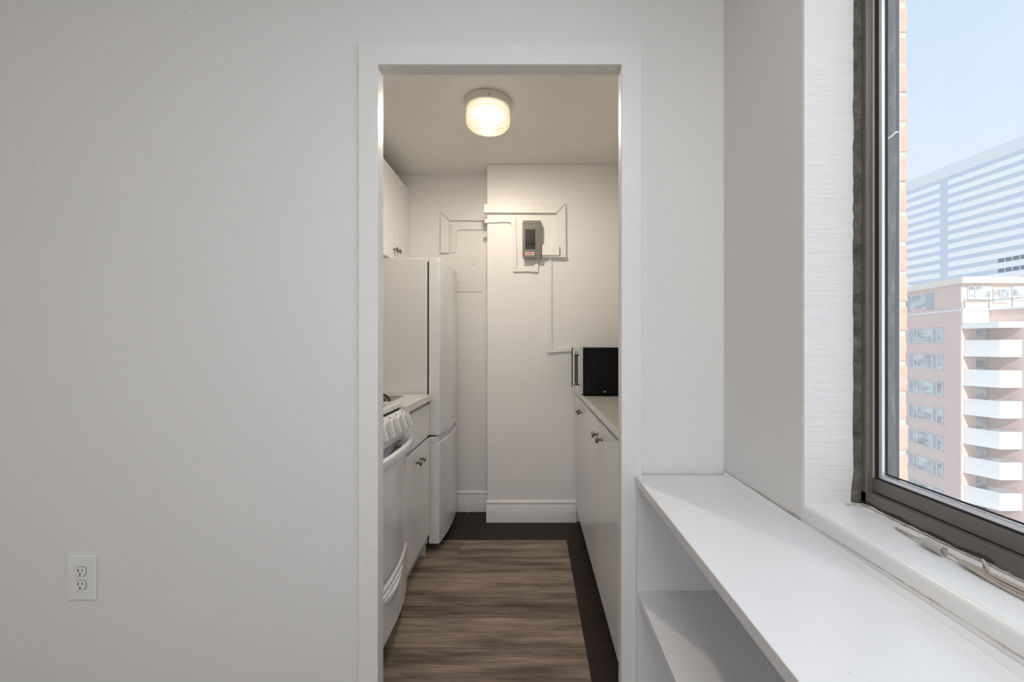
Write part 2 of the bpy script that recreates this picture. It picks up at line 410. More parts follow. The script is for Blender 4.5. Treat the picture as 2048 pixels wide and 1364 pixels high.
# rough outer frame and sealant beyond the glass
bm = bmesh.new(); random.seed(3)
zs = [.88+i*(OZ1-.885)/60 for i in range(61)]
ring = []
for z in zs:
    w = .7345 + .0025*math.sin(z*9) + random.uniform(-.0009, .0009) + (.004 if z > 1.93 else 0)
    ring.append([bm.verts.new(p) for p in ((.709, .880, z), (w, .8785, z), (w+.002, .9015, z), (.709, .9015, z))])
for a, b in zip(ring, ring[1:]):
    for i in range(4): bm.faces.new((a[i], a[(i+1) % 4], b[(i+1) % 4], b[i]))
bm.faces.new(ring[0]); bm.faces.new(ring[-1])
obj('outer_jamb_sealant', bm, M['outer'], win, base=WB, angle=60)
obj('outer_stop', B((.739, .7405, .875, .9015, .88, OZ1)), M['bead'], win, base=WB)
obj('outer_sill', B((.742, .90, OY0, .984, .80, .868)), M['apt_white'], win, base=WB)
# old dark caulk strip between reveal and frame
bm = bmesh.new(); ring = []
for i in range(81):
    z = .879 + i*(OZ1-.885)/80
    w = .6625 + random.uniform(-.0012, .0012) - (.004 if z < .93 else 0)
    ring.append([bm.verts.new(p) for p in ((w, .8985, z), (w+.004, .8935+random.uniform(-.001, .001), z), (.6775, .8925+random.uniform(-.001, .001), z), (.6775, .8985, z))])
for a, b in zip(ring, ring[1:]):
    for i in range(4): bm.faces.new((a[i], a[(i+1) % 4], b[(i+1) % 4], b[i]))
bm.faces.new(ring[0]); bm.faces.new(ring[-1])
obj('caulk', bm, M['caulk'], win, base=WB, angle=60)
# pale crumbling bead where the frame meets the sill
bm = bmesh.new(); pts = []
rr = []
for i in range(40):
    y = .885 - i*.0085
    pts.append((.6705 + random.uniform(-.0015, .0015), y, .8795 + random.uniform(-.0008, .0008))); rr.append(random.uniform(.0014, .0032)*(1-i/55))
tube(bm, pts, rr, 7)
obj('sill_caulk', bm, M['palecaulk'], win, base=WB, angle=60)
bm = bmesh.new()
tube(bm, [(.6735, .895-i*.02, .8825+.0022*math.sin(i*1.7)+.001*math.sin(i*.6)) for i in range(14)], .0011, 6)
obj('dark_crack', bm, M['gasket'], win, base=WB)
# debris in the corner
bm = bmesh.new()
for i in range(16):
    p = Vector((random.uniform(.638, .668), random.uniform(.868, .893), .8765)); r = random.uniform(.001, .003)
    bmesh.ops.create_icosphere(bm, subdivisions=1, radius=r, matrix=Matrix.Translation(p) @ Matrix.Diagonal((1.4, 1, .7, 1)))
cr = obj('caulk_crumbs', bm, M['palecaulk'], None, base=(.655, .88, .8765)); cr['kind'] = 'stuff'
tag(cr, 'crumbs of old caulk in the far corner of the window sill', 'debris')
# little clip on outer frame
bm = bmesh.new(); tube(bm, [(.713, .8765, 1.616), (.722, .874, 1.622), (.728, .872, 1.628), (.734, .872, 1.629)], [.0022, .0026, .002, .0016], 8)
obj('screen_clip', bm, M['bead'], win, base=WB)

# brick outer leaf: courses of individual brick ends at the opening, one mesh
bm = bmesh.new(); random.seed(5)
PITCH = .0677
z = .62; kx = 0
while z < 2.9:
    def brick(x0, x1, y0, y1):
        j = random.uniform(-.002, .002)
        box(bm, x0, x1+j, y0+random.uniform(-.001, .001), y1, z+.005+random.uniform(-.001, .001), z+PITCH-.005)
    brick(.757, XO, .985, 1.18 if kx % 2 else 1.09)
    brick(.757, XO, (1.19 if kx % 2 else 1.10), 1.30)
    z += PITCH; kx += 1
bmesh.ops.bevel(bm, geom=bm.edges[:], offset=.0035, segments=2, affect='EDGES', profile=.6)
bmesh.ops.subdivide_edges(bm, edges=[e for e in bm.edges if e.calc_length() > .03], cuts=5, use_grid_fill=True)
for v in bm.verts:
    q = v.co
    v.co += Vector((math.sin(q.z*310+q.y*140)+math.sin(q.z*171-q.y*220+1), math.sin(q.z*260+q.x*300)+math.sin(q.z*133+q.x*410), 0))*.00075
struct('wall_exterior', bm, M['brick_near'])
struct('wall_mortar', B((.76, XO-.003, .9875, 1.30, .6, 2.9)), M['mortar'])
struct('wall_exterior_near', B((XM, XO, -3.7, OY0, -3, 3.2), (XM, XO, OY0, .985, 2.40, 3.2), (XM, XO, OY0, .985, -3, .79)), M['brick_near'])

# ------------------------------------------------------------------ bookcase under the window
bk = thing('bookcase', (.43, .2, 0), 'white painted built-in low bookcase running along the wall under the window', 'bookcase')
SX0, SX1, SY0, SY1 = .299, .559, -.95, 1.2605
obj('top', B((SX0-.001, SX1, SY0, SY1, .803, .826)), M['shelf'], bk, .0025)
obj('shelf', B((SX0+.003, SX1-.012, SY0+.02, SY1-.0145, .476, .4975)), M['shelf'], bk, .002)
obj('end_panel', B((SX0+.002, SX1, SY1-.014, SY1, 0, .803), ), M['shelf'], bk, .001)
obj('end_panel', B((SX0+.002, SX1, SY0, SY0+.02, 0, .803), ), M['shelf'], bk, .001)
obj('back_panel', B((SX1-.012, SX1, SY0+.02, SY1-.014, 0, .803)), M['shelf'], bk)
obj('bottom_shelf', B((SX0+.004, SX1-.012, SY0+.02, SY1-.0145, .07, .092), (SX0+.01, SX0+.028, SY0+.02, SY1-.0145, 0, .07)), M['shelf'], bk, .0015)
# yellowed caulk line where the top meets the wall
bm = bmesh.new(); pts = []; rr = []
for i in range(60):
    y_ = 1.25-i*.035; pts.append((.5594+random.uniform(-.0004, .0004), y_, .8365+.0085*min(1, max(0, (1.25-y_)/.65)))); rr.append(random.uniform(.0004, .0016) if 8 < i < 30 else random.uniform(.0003, .0010))
tube(bm, pts, rr, 6); obj('caulk_line', bm, M['palecaulk'], bk, angle=60)
bm = bmesh.new(); prism(bm, [(.5520, .8262), (.559, .8262), (.559, .836), (.5570, .8325)], SY0+.01, SY1-.001, 'y'); obj('painted_fillet', bm, M['shelf'], bk, angle=70)

# ------------------------------------------------------------------ outlets
def outlet(base, w, h, label, decora=False):
    x, y, z = base
    o = thing('electrical_outlet', base, label, 'outlet')
    bm = B((x-w/2, x+w/2, y-.006, y, z-h/2, z+h/2)); obj('cover_plate', bm, M['plastic'], o, .0028, 3)
    for dz in ((.0195, -.0195) if not decora else (.017, -.022)):
        bm = bmesh.new(); pts = []
        for i in range(32):
            a = 2*PI*i/32; pts.append((x-.001+.0168*math.cos(a), z+dz+max(-.0135, min(.0135, .0168*math.sin(a)))))
        prism(bm, pts, y-.0085, y-.0045, 'y')
        r = obj('receptacle', bm, M['plastic'], o, .0006)
        s = B((x-.0070, x-.0046, y-.0090, y-.008, z+dz-.001, z+dz+.0085), (x+.0048, x+.0068, y-.0090, y-.008, z+dz+.0005, z+dz+.0075))
        lathe(s, [(.0026, 0), (.0026, .0012)], at(x-.0005, y-.008, z+dz-.0075, AX_NY), 14)
        obj('slots', s, M['dark'], r)
        bm = bmesh.new()
        ring = [(a, b) for a, b in pts]
        tube(bm, [(x-.001+(a-x+.001)*1.03, y-.0062, z+dz+(b-z-dz)*1.03) for a, b in ring+[ring[0]]], .0009, 6)
        obj('recess_shadow_line', bm, M['boxgrey'], r)
    bm = bmesh.new(); lathe(bm, [(.0028, 0), (.0028, .0006), (.0018, .001)], at(x-.001, y-.006, z, AX_NY), 14)
    obj('screw', bm, M['plastic'], o)
    return o
p = wp(166.5, 1154, WY0)
outlet((p.x, WY0-.0002, p.z), .085, .130, 'white duplex electrical outlet low on the blank left wall')
p = wp(1172, 701, YC)
outlet((p.x, YC-.0002, p.z), .080, .142, 'white electrical outlet half hidden behind the top of the microwave')

# ------------------------------------------------------------------ ceiling lamp
LX, LY = -.223, 2.208
lamp = thing('ceiling_light', (LX, LY, CEIL), 'lit round flush ceiling light with ribbed glass shade on the kitchen ceiling', 'ceiling light')
bm = bmesh.new(); lathe(bm, [(0, 0), (.112, 0), (.1155, -.004), (.1155, -.030), (.113, -.037), (.106, -.0385), (.1015, -.038), (.1005, -.030), (0, -.028)], at(LX, LY, CEIL-.0005), 64)
obj('lamp_base', bm, M['base_metal'], lamp)
prof = []
NP = 160
for i in range(NP+1):
    t = i/NP
    # drum with rounded shoulder, then domed underside with concentric ribs
    L1 = .068; L2 = .047; L3 = .085
    s = t*(L1+L2+L3)
    if s < L1: r, z = .103+.005*math.sin(PI*min(1, s/L1)*.5), -.034-s; nr, nz = 1, 0
    elif s < L1+L2:
        a = (s-L1)/L2*PI/2; r, z = .078+.030*math.cos(a), -.102-.030*math.sin(a); nr, nz = math.cos(a), -math.sin(a)
    else:
        q = (s-L1-L2)/L3; r, z = .078*(1-q), -.132-.006*math.sin(q*PI/2); nr, nz = 0, -1
    rib = .0042*(0.5+.5*math.cos(2*PI*s/.0200)) if s > .008 else 0
    prof.append((max(0, r+nr*rib), z+nz*rib))
prof[-1] = (0, prof[-1][1])
bm = bmesh.new(); lathe(bm, prof, at(LX, LY, CEIL), 72, False)
obj('glass_shade', bm, M['lampglass'], lamp, angle=80)
bm = bmesh.new()
bmesh.ops.create_uvsphere(bm, u_segments=24, v_segments=16, radius=.030, matrix=at(LX+.012, LY-.005, CEIL-.092) @ Matrix.Diagonal((1.5, 1, 1, 1)))
obj('bulb', bm, M['bulb'], lamp)
bm = bmesh.new(); lathe(bm, [(.0, 0), (.003, 0), (.0035, .006), (0, .007)], at(LX+.018, LY-.1145, CEIL-.03, AX_NY), 12)
obj('thumb_screw', bm, M['nickel'], lamp)

# ------------------------------------------------------------------ knob
def knob(parent, x, y, z, sgn):
    R = AX_PX if sgn > 0 else AX_NX
    bm = bmesh.new()
    lathe(bm, [(0, 0), (.0085, 0), (.0085, .0015), (.005, .003), (.0045, .012), (.007, .015), (.0135, .019), (.0150, .0225), (.0140, .0265), (.009, .0295), (0, .0305)], at(x, y, z, R), 28)
    return obj('knob', bm, M['nickel'], parent)

# ------------------------------------------------------------------ upper cabinet
uc = thing('wall_cabinet', (-1.05, 2.84, 1.77), 'white wall cabinet hung above the refrigerator, two doors with small nickel knobs', 'cabinet')
UX = -.894
obj('body', B((-1.199, UX-.019, 2.535, 3.158, 1.752, 2.335)), M['cab_edge'], uc, .001)
for y0, y1, ky in ((2.537, 2.8425, 2.8145), (2.8475, 3.157, 2.878)):
    d = obj('door', B((UX-.018, UX, y0, y1, 1.754, 2.333)), M['cab'], uc, .0015)
    knob(d, UX, ky, 1.825, 1)
# ------------------------------------------------------------------ refrigerator
fr_ = thing('refrigerator', (-.87, 2.81, 0), 'tall white two-door refrigerator with curved doors against the far end', 'refrigerator')
FY0, FY1 = 2.515, 3.105
obj('body', B((-1.185, -.607, FY0+.004, FY1-.004, .05, 1.709)), M['appl_body'], fr_, .006, 3)
obj('plinth', B((-1.17, -.64, FY0+.02, FY1-.02, 0, .05)), M['dark'], fr_)
obj('door_gasket', B((-.607, -.597, FY0+.012, FY1-.012, .07, 1.69)), M['gasket'], fr_)
def bow(y0, y1, xb, xe, bulge, n=20):
    pts = [(xb, y0)]
    for i in range(n+1):
        t = i/n; pts.append((xe+bulge*(1-(2*t-1)**2), y0+(y1-y0)*t))
    pts.append((xb, y1)); return pts
def bowed_door(name, z0, z1, parent, mat, y0=FY0, y1=FY1, xb=-.597, xe=-.537, bulge=.022, bev=.004):
    bm = bmesh.new(); prism(bm, bow(y0, y1, xb, xe, bulge), z0, z1, 'z'); return obj(name, bm, mat, parent, bev, 3, angle=30)
up = bowed_door('upper_door', .684, 1.712, fr_, M['appl'])
# lower door: top 45 mm is recessed as a grip scoop
lo = bowed_door('lower_door', .055, .640, fr_, M['appl'])
bm = bmesh.new()
zz = [.640, .644, .650, .660, .672]; ins = [.004, .018, .026, .030, .030]
n = 20; rows = []
for z_, i_ in zip(zz, ins):
    rows.append([bm.verts.new((x-i_ if 0 < j < n+2 else x, y, z_)) for j, (x, y) in enumerate(bow(FY0+.004, FY1-.004, -.597, -.537, .022, n))])
for a, b in zip(rows, rows[1:]):
    for j in range(len(a)): bm.faces.new((a[j], a[(j+1) % len(a)], b[(j+1) % len(a)], b[j]))
bm.faces.new(rows[0]); bm.faces.new(rows[-1])
obj('grip_recess', bm, M['appl'], lo, angle=50)
obj('grip_end_cap', B((-.597, -.541, FY0, FY0+.012, .640, .674)), M['appl_body'], lo, .002)

# ------------------------------------------------------------------ left base cabinet + counter + sink
bc = thing('base_cabinet', (-.88, 2.25, 0), 'white base cabinet under the sink counter, between stove and refrigerator', 'cabinet')
BX = -.589
obj('carcass', B((-1.19, BX-.020, 2.006, 2.020, .12, .889), (-1.19, BX-.020, 2.484, 2.500, .12, .889), (-1.19, BX-.020, 2.02, 2.484, .12, .14), (-1.19, -1.175, 2.02, 2.484, .14, .889),
    (BX-.04, BX-.020, 2.02, 2.484, .66, .885)), M['cab_edge'], bc)
obj('toe_kick', B((-.66, -.645, 2.006, 2.484, 0, .12), (-1.19, -.610, 2.484, 2.500, 0, .12)), M['cab_edge'], bc)
obj('drawer_front', B((BX-.019, BX, 2.010, 2.497, .690, .868)), M['cab'], bc, .0015)
for y0, y1, ky in ((2.010, 2.252, 2.214), (2.255, 2.497, 2.293)):
    d = obj('door', B((BX-.019, BX, y0, y1, .122, .672)), M['cab'], bc, .0015)
    knob(d, BX, ky, .605, 1)
# counter around the sink hole
HX0, HX1, HY0, HY1 = -1.08, -.72, 2.075, 2.425
ct = obj('countertop', B((-1.19, HX0, 2.003, 2.503, .89, .922), (HX1, -.576, 2.003, 2.503, .89, .922), (HX0, HX1, 2.003, HY0, .89, .922), (HX0, HX1, HY1, 2.503, .89, .922)), M['marble'], None, base=(-.88, 2.25, .89))
tag(ct, 'white marble-look countertop with the sink, between stove and refrigerator', 'countertop')
sk = thing('kitchen_sink', (-.9, 2.25, .74), 'small steel sink bowl set in the left countertop', 'sink')
def rrect(x0, x1, y0, y1, r, n=6):
    pts = []
    for cx, cy, a0 in ((x1-r, y1-r, 0), (x0+r, y1-r, PI/2), (x0+r, y0+r, PI), (x1-r, y0+r, 1.5*PI)):
        for i in range(n+1): pts.append((cx+r*math.cos(a0+PI/2*i/n), cy+r*math.sin(a0+PI/2*i/n)))
    return pts
bm = bmesh.new(); rows = []
for inset, z_, r in ((-.012, .9225, .06), (-.012, .925, .06), (.004, .925, .055), (.008, .918, .05), (.012, .76, .05), (.05, .745, .03)):
    rows.append([bm.verts.new((x, y, z_)) for x, y in rrect(HX0+inset, HX1-inset, HY0+inset, HY1-inset, r)])
for a, b in zip(rows, rows[1:]):
    for j in range(len(a)): bm.faces.new((a[j], a[(j+1) % len(a)], b[(j+1) % len(a)], b[j]))
bm.faces.new(rows[-1]); obj('bowl', bm, M['steel'], sk)
bm = bmesh.new(); lathe(bm, [(0, 0), (.022, 0), (.022, .003), (.016, .002), (0, .001)], at(-.9, 2.25, .7455), 24); obj('drain', bm, M['iron'], sk)

# ------------------------------------------------------------------ stove
SYA, SYB = 1.405, 2.000
st = thing('stove', (-.88, 1.70, 0), 'white gas stove with row of knobs, just inside the doorway on the left', 'stove')
obj('body', B((-1.185, -.612, SYA+.003, SYB-.003, .05, .905)), M['appl'], st, .003)
obj('plinth', B((-1.17, -.63, SYA+.02, SYB-.02, 0, .05)), M['dark'], st)
obj('cooktop', B((-1.185, -.600, SYA, SYB, .918, .946)), M['appl'], st, .010, 4)
obj('cooktop_gap', B((-1.17, -.608, SYA+.006, SYB-.006, .905, .918)), M['dark'], st)
def grate(cx, cy):
    bm = bmesh.new()
    zt = .985; h = .115
    for i in range(4):
        a = PI/4 + i*PI/2
        ex, ey = cx+math.cos(a)*h*1.2, cy+math.sin(a)*h*1.2
        tube(bm, spline([(cx+math.cos(a)*.03, cy+math.sin(a)*.03, zt-.004), (cx+math.cos(a)*.06, cy+math.sin(a)*.06, zt), (cx+math.cos(a)*.105, cy+math.sin(a)*.105, zt-.002), (ex-math.cos(a)*.006, ey-math.sin(a)*.006, zt-.018), (ex, ey, .951)], 6), .0055, 8)
    tube(bm, [(cx+.11*math.cos(2*PI*i/28), cy+.11*math.sin(2*PI*i/28), .966) for i in range(29)], .005, 8)
    g = obj('burner_grate', bm, M['iron'], st)
    bm = bmesh.new(); lathe(bm, [(0, 0), (.085, 0), (.088, .003), (.05, .006), (.034, .006), (.034, .016), (.03, .02), (0, .021)], at(cx, cy, .946), 32)
    obj('burner_cap', bm, M['iron'], g)
for cx in (-.742, -1.03):
    for cy in (1.545, 1.868): grate(cx, cy)
# control panel: rounded profile under the cooktop lip
prof = [(-.612, .905), (-.600, .912), (-.583, .905), (-.570, .880), (-.562, .850), (-.562, .828), (-.572, .800), (-.590, .782), (-.612, .775)]
bm = bmesh.new(); prism(bm, prof, SYA+.004, SYB-.010, 'y'); cp = obj('control_panel', bm, M['appl'], st, .003, 2, angle=50)
for i in range(6):
    cy = 1.945 - i*.0815
    # dial: skirt disc with a broad grip wedge, on the sloped face
    R = at(-.5685, cy, .868) @ Matrix.Rotation(math.radians(72), 4, 'Y')
    bm = bmesh.new(); lathe(bm, [(0, 0), (.036, 0), (.037, .004), (.034, .010), (.024, .013), (0, .013)], R, 32)
    kb = obj('control_knob', bm, M['plastic'], cp)
    bm = bmesh.new()
    prism(bm, [(-.033, -.006), (.033, -.006), (.030, .006), (-.030, .006)], .010, .028, 'z')
    bmesh.ops.transform(bm, matrix=R @ Matrix.Rotation(0, 4, 'Z'), verts=bm.verts)
    obj('grip', bm, M['plastic'], kb, .003, 3)
    bm = bmesh.new(); lathe(bm, [(0, 0), (.028, 0), (.028, .0012), (0, .0012)], R @ Matrix.Translation((0, 0, .0128)), 32)
    obj('dial_face', bm, M['knobgrey'], kb)
    bm = bmesh.new(); lathe(bm, [(0, 0), (.003, 0), (.003, .002), (0, .002)], at(-.5835, cy+.004, .9055) @ Matrix.Rotation(math.radians(40), 4, 'Y'), 10)
    obj('indicator_dot', bm, M['dark'], kb)
# oven door (bowed), vent shelf, handle, drawer
def bow_x(y, xe, bulge): t = (y-SYA)/(SYB-SYA); return xe+bulge*(1-(2*t-1)**2)
bm = bmesh.new(); prism(bm, bow(SYA+.004, SYB-.004, -.611, -.578, .030), .318, .752, 'z'); od = obj('oven_door', bm, M['appl'], st, .004, 3, angle=30)
bm = bmesh.new()
for i in range(9):
    for q in range(2):
        y0 = 1.47+i*.055; xx = bow_x(y0+.02, -.578, .030)-.022-q*.013
        obj('vent_slot', B((xx-.0035, xx+.0035, y0, y0+.042, .7515, .7535)), M['dark'], od)
# handle: bowed band standing off the door
bm = bmesh.new(); n = 24; rows = []
for i in range(n+1):
    t = i/n; y = SYA+.010+(SYB-SYA-.020)*t; b = 1-(2*t-1)**2
    xo = -.548+.044*b; zc = .768+.016*b
    rows.append([bm.verts.new(p) for p in ((xo-.014, y, zc-.020), (xo-.003, y, zc-.022), (xo+.003, y, zc-.010), (xo+.002, y, zc+.012), (xo-.006, y, zc+.020), (xo-.014, y, zc+.018))])
for a, b in zip(rows, rows[1:]):
    for j in range(6): bm.faces.new((a[j], a[(j+1) % 6], b[(j+1) % 6], b[j]))
bm.faces.new(rows[0]); bm.faces.new(rows[-1])
hd = obj('door_handle', bm, M['appl'], od, .0015, 2, angle=50)
obj('handle_bracket', B((-.600, -.556, SYB-.016, SYB-.010, .750, .786)), M['appl'], od, .0012)
obj('handle_bracket', B((-.600, -.556, SYA+.010, SYA+.016, .750, .786)), M['appl'], od, .0012)
for q in range(3): obj('bracket_rib', B((-.606, -.590, SYB-.046, SYB-.0165, .752+.012*q, .7575+.012*q)), M['appl'], od, .0012)
bm = bmesh.new(); prism(bm, bow(SYA+.004, SYB-.004, -.611, -.574, .034), .100, .300, 'z'); dr = obj('drawer', bm, M['appl'], st, .004, 3, angle=30)
bm = bmesh.new(); prism(bm, bow(SYA+.02, SYB-.02, -.611, -.590, .025), .298, .320, 'z'); obj('drawer_gap', bm, M['dark'], st)
bm = bmesh.new(); prism(bm, bow(SYA+.010, SYB-.010, -.611, -.592, .030), .055, .100, 'z'); obj('kick_panel', bm, M['appl_body'], st, .002)
# leaf-shaped grip scoop on drawer: raised rim following the bow
bm = bmesh.new(); rows = []
yc_, half = 1.70, .125
for i in range(25):
    t = i/24; y = yc_-half+2*half*t; b = math.sin(PI*t)
    x = bow_x(y, -.574, .034); zt = .262; zb = .262-.010-.050*b
    rows.append([bm.verts.new(p) for p in ((x-.002, y, zt+.004), (x+.006*b+.001, y, zt), (x+.010*b+.001, y, zt-.006), (x+.007*b+.001, y, (zt+zb)/2), (x-.002, y, zb))])
for a, b in zip(rows, rows[1:]):
    for j in range(4): bm.faces.new((a[j], a[j+1], b[j+1], b[j]))
obj('drawer_pull', bm, M['appl'], dr, angle=35)
bm = bmesh.new()
tube(bm, [(bow_x(y, -.574, .034)+.001, y, .275+.004*math.sin(PI*(y-1.575)/.25)) for y in [1.575+.25*i/16 for i in range(17)]], .0035, 8)
obj('pull_rim', bm, M['appl'], dr)

# ------------------------------------------------------------------ right base cabinets + counter
RX = .299
def right_cab(y0, y1, splits, label, kys):
    c = thing('base_cabinet', ((RX+.66)/2, (y0+y1)/2, 0), label, 'cabinet')
    obj('carcass', B((RX+.020, .655, y0, y0+.016, .10, .889), (RX+.020, .655, y1-.016, y1, .10, .889), (RX+.020, .655, y0+.016, y1-.016, .10, .118), (.645, .655, y0+.016, y1-.016, .118, .889), (RX+.022, RX+.04, y0+.016, y1-.016, .80, .889)), M['cab_edge'], c)
    obj('toe_kick', B((RX+.05, RX+.065, y0, y1, 0, .10)), M['dark'], c)
    ed = [y0]+splits+[y1]
    for (a, b), ky in zip(zip(ed, ed[1:]), kys):
        d = obj('door', B((RX, RX+.019, a+.0022, b-.0022, .102, .868)), M['cab'], c, .0015)
        if ky: knob(d, RX, ky, .800, -1)
    return c
rc = right_cab(1.505, 2.320, [1.912], 'white base cabinet on the right, nearer the doorway, with two nickel knobs', (1.855, 1.969))
right_cab(2.320, 2.952, [2.645], 'white base cabinet on the right under the microwave, against the far wall', (2.600, 2.692))
obj('end_filler', B((RX, .655, 1.318, 1.5035, .102, .889)), M['cab'], rc, .0015)
obj('toe_kick', B((RX+.05, RX+.065, 1.318, 1.505, 0, .10)), M['dark'], rc)
ct2 = obj('countertop', B((.287, .655, 1.318, 2.966, .8895, .920)), M['counter'], None, .0015, base=(.47, 2.1, .89))
tag(ct2, 'long pale countertop on the right, with the microwave on it', 'countertop')

# ------------------------------------------------------------------ microwave
MY0, MY1, MX = 2.417, 2.880, .262
mw = thing('microwave', (.45, 2.65, .92), 'black microwave oven with a bar handle on the right-hand countertop', 'microwave')
obj('case', B((MX+.024, .630, MY0+.004, MY1-.004, .934, 1.191)), M['black'], mw, .004, 3)
bm = bmesh.new()
pts = rrect(MX+.062, .600, .962, 1.165, .018, 5); pin = rrect(MX+.070, .592, .970, 1.157, .014, 5)
A = [bm.verts.new((x, MY0+.0035, z_)) for x, z_ in pts]; A2 = [bm.verts.new((x, MY0+.0005, z_)) for x, z_ in pin]
for j in range(len(A)): bm.faces.new((A[j], A[(j+1) % len(A)], A2[(j+1) % len(A)], A2[j]))
bm.faces.new(A2); obj('side_panel', bm, M['black'], mw)
obj('base_skirt', B((MX+.026, .625, MY0+.008, MY1-.008, .926, .934)), M['black'], mw, .002)
for fx in (MX+.06, .59):
    for fy in (MY0+.05, MY1-.05):
        bm = bmesh.new(); lathe(bm, [(0, 0), (.012, 0), (.014, .0055), (0, .0055)], at(fx, fy, .9205), 16); obj('foot', bm, M['dark'], mw)
dm = obj('door', B((MX, MX+.022, MY0, MY1-.10, .934, 1.191)), M['silver'], mw, .002)
obj('control_fascia', B((MX, MX+.022, MY1-.098, MY1, .934, 1.191)), M['black'], mw, .002)
obj('window_glass', B((MX-.0012, MX, MY0+.075, MY1-.15, .975, 1.150)), M['black'], dm, .0005)
bm = bmesh.new()
hx, hy = MX-.026, MY0+.040
tube(bm, [(hx, hy, .950+.228*i/6) for i in range(7)], .0046, 12); mh = obj('handle', bm, M['bead'], dm)
for z_ in (.982, 1.148):
    bm = bmesh.new(); tube(bm, [(hx, hy, z_), (MX+.001, hy, z_)], .0042, 10); obj('handle_post', bm, M['iron'], mh)
bm = bmesh.new(); lathe(bm, [(0, 0), (.0045, 0), (.004, .0022), (0, .003)], at(.405, MY0+.004, .9455, AX_NY), 14); obj('screw', bm, M['bead'], mw)

# ------------------------------------------------------------------ wiring on the far wall
def rect_px(px0, px1, py0, py1, y, t, bm):
    a, b = wp(px0, py0, y), wp(px1, py1, y); box(bm, a.x, b.x, y-t, y-.0002, b.z, a.z)
def poly_px(pts, y, t, bm): prism(bm, [(wp(px, py, y).x, wp(px, py, y).z) for px, py in pts], y-t, y-.0002, 'y')
def PX(fn, *a):
    bm = bmesh.new(); fn(*a, bm); return bm
# recess: wide raceway
r1 = thing('cord_raceway', wp(890, 470, YR), 'wide white cable raceway with mitred corner above the refrigerator, on the recessed wall', 'raceway')
obj('vertical_run', PX(poly_px, [(881.5, 426), (881.5, 507), (899.5, 507), (899.5, 443)], YR, .020), M['raceway'], r1, .003, 3)
obj('horizontal_run', PX(poly_px, [(882, 425.5), (900, 442.5), (976, 442.5), (976, 425.5)], YR, .020), M['raceway'], r1, .003, 3)
r2 = thing('cord_raceway', wp(910, 480, YR), 'thin white cable raceway nested inside the wide one on the recessed wall', 'raceway')
obj('vertical_run', PX(poly_px, [(904.5, 466), (904, 505), (912.5, 505), (913, 466)], YR, .013), M['raceway'], r2, .002, 2)
obj('elbow', PX(poly_px, [(904, 451.5), (904, 467), (913.5, 467), (914, 463), (917, 460.5), (923, 460.5), (923, 451.5)], YR, .0145), M['raceway'], r2, .002, 2)
obj('horizontal_run', PX(poly_px, [(922, 452.5), (922, 460.3), (976, 460.3), (976, 452)], YR, .013), M['raceway'], r2, .002, 2)
# chase: wide raceway
r3 = thing('cord_raceway', wp(1050, 420, YC), 'wide white cable raceway running over and down the right side of the grey switch box', 'raceway')
obj('horizontal_run', PX(poly_px, [(968, 409.5), (968, 427.5), (1113, 428), (1130.5, 409)], YC, .024), M['raceway'], r3, .004, 3)
obj('vertical_run', PX(poly_px, [(1131, 409), (1113.5, 428), (1114, 511.8), (1132, 511.8)], YC, .022), M['raceway'], r3, .004, 3)
r4 = thing('cord_raceway', wp(1030, 500, YC), 'thin white cable raceway looping down and under the grey switch box from its left', 'raceway')
obj('upper_run', PX(poly_px, [(969, 439), (969, 447), (1017, 445), (1017, 437.5)], YC, .013), M['raceway'], r4, .002)
obj('elbow', PX(poly_px, [(1016, 436.8), (1016, 445.5), (1020, 446), (1023, 449), (1023, 452.5), (1032, 452.5), (1032, 437)], YC, .0145), M['raceway'], r4, .002)
obj('drop', PX(poly_px, [(1023.5, 452), (1027, 537), (1034.5, 537), (1031.5, 452)], YC, .013), M['raceway'], r4, .002)
obj('lower_run', PX(poly_px, [(1026, 537), (1026, 544.5), (1060, 543.5), (1060, 536.5)], YC, .0135), M['raceway'], r4, .002)
obj('lower_elbow', PX(poly_px, [(1059, 536), (1059, 544.5), (1076, 545), (1078.5, 517), (1066.5, 517), (1070, 523), (1069.5, 530), (1066, 535)], YC, .0155), M['raceway'], r4, .002)
r5 = thing('cord_raceway', wp(1100, 610, YC), 'slim white cable raceway dropping from the white junction box to the microwave outlet', 'raceway')
obj('drop', PX(poly_px, [(1095.8, 514), (1095.8, 697), (1103.6, 697), (1103.6, 514)], YC, .012), M['raceway'], r5, .0018)
obj('elbow', PX(poly_px, [(1095.2, 690), (1094.5, 706), (1109, 705), (1109, 696.5), (1104.5, 696), (1104.2, 690)], YC, .0135), M['raceway'], r5, .0018)
obj('horizontal_run', PX(poly_px, [(1108, 697.5), (1108, 705), (1160, 701.5), (1160, 694.5)], YC, .012), M['raceway'], r5, .0018)
# white junction box
jb = thing('junction_box', wp(1100, 503, YC), 'small white junction box at the right side of the grey switch box', 'junction box')
a, b = wp(1083.6, 492.5, YC), wp(1117.5, 513, YC); q = wp(1113, 500, YC).x
obj('body', B((a.x, b.x, YC-.046, YC-.0232, b.z, a.z), (a.x, q, YC-.0232, YC-.0002, b.z, a.z)), M['plastic'], jb, .0015)
obj('base_plate', PX(rect_px, 1083.6, 1131.5, 512.5, 516.6, YC, .034), M['raceway'], jb, .001)
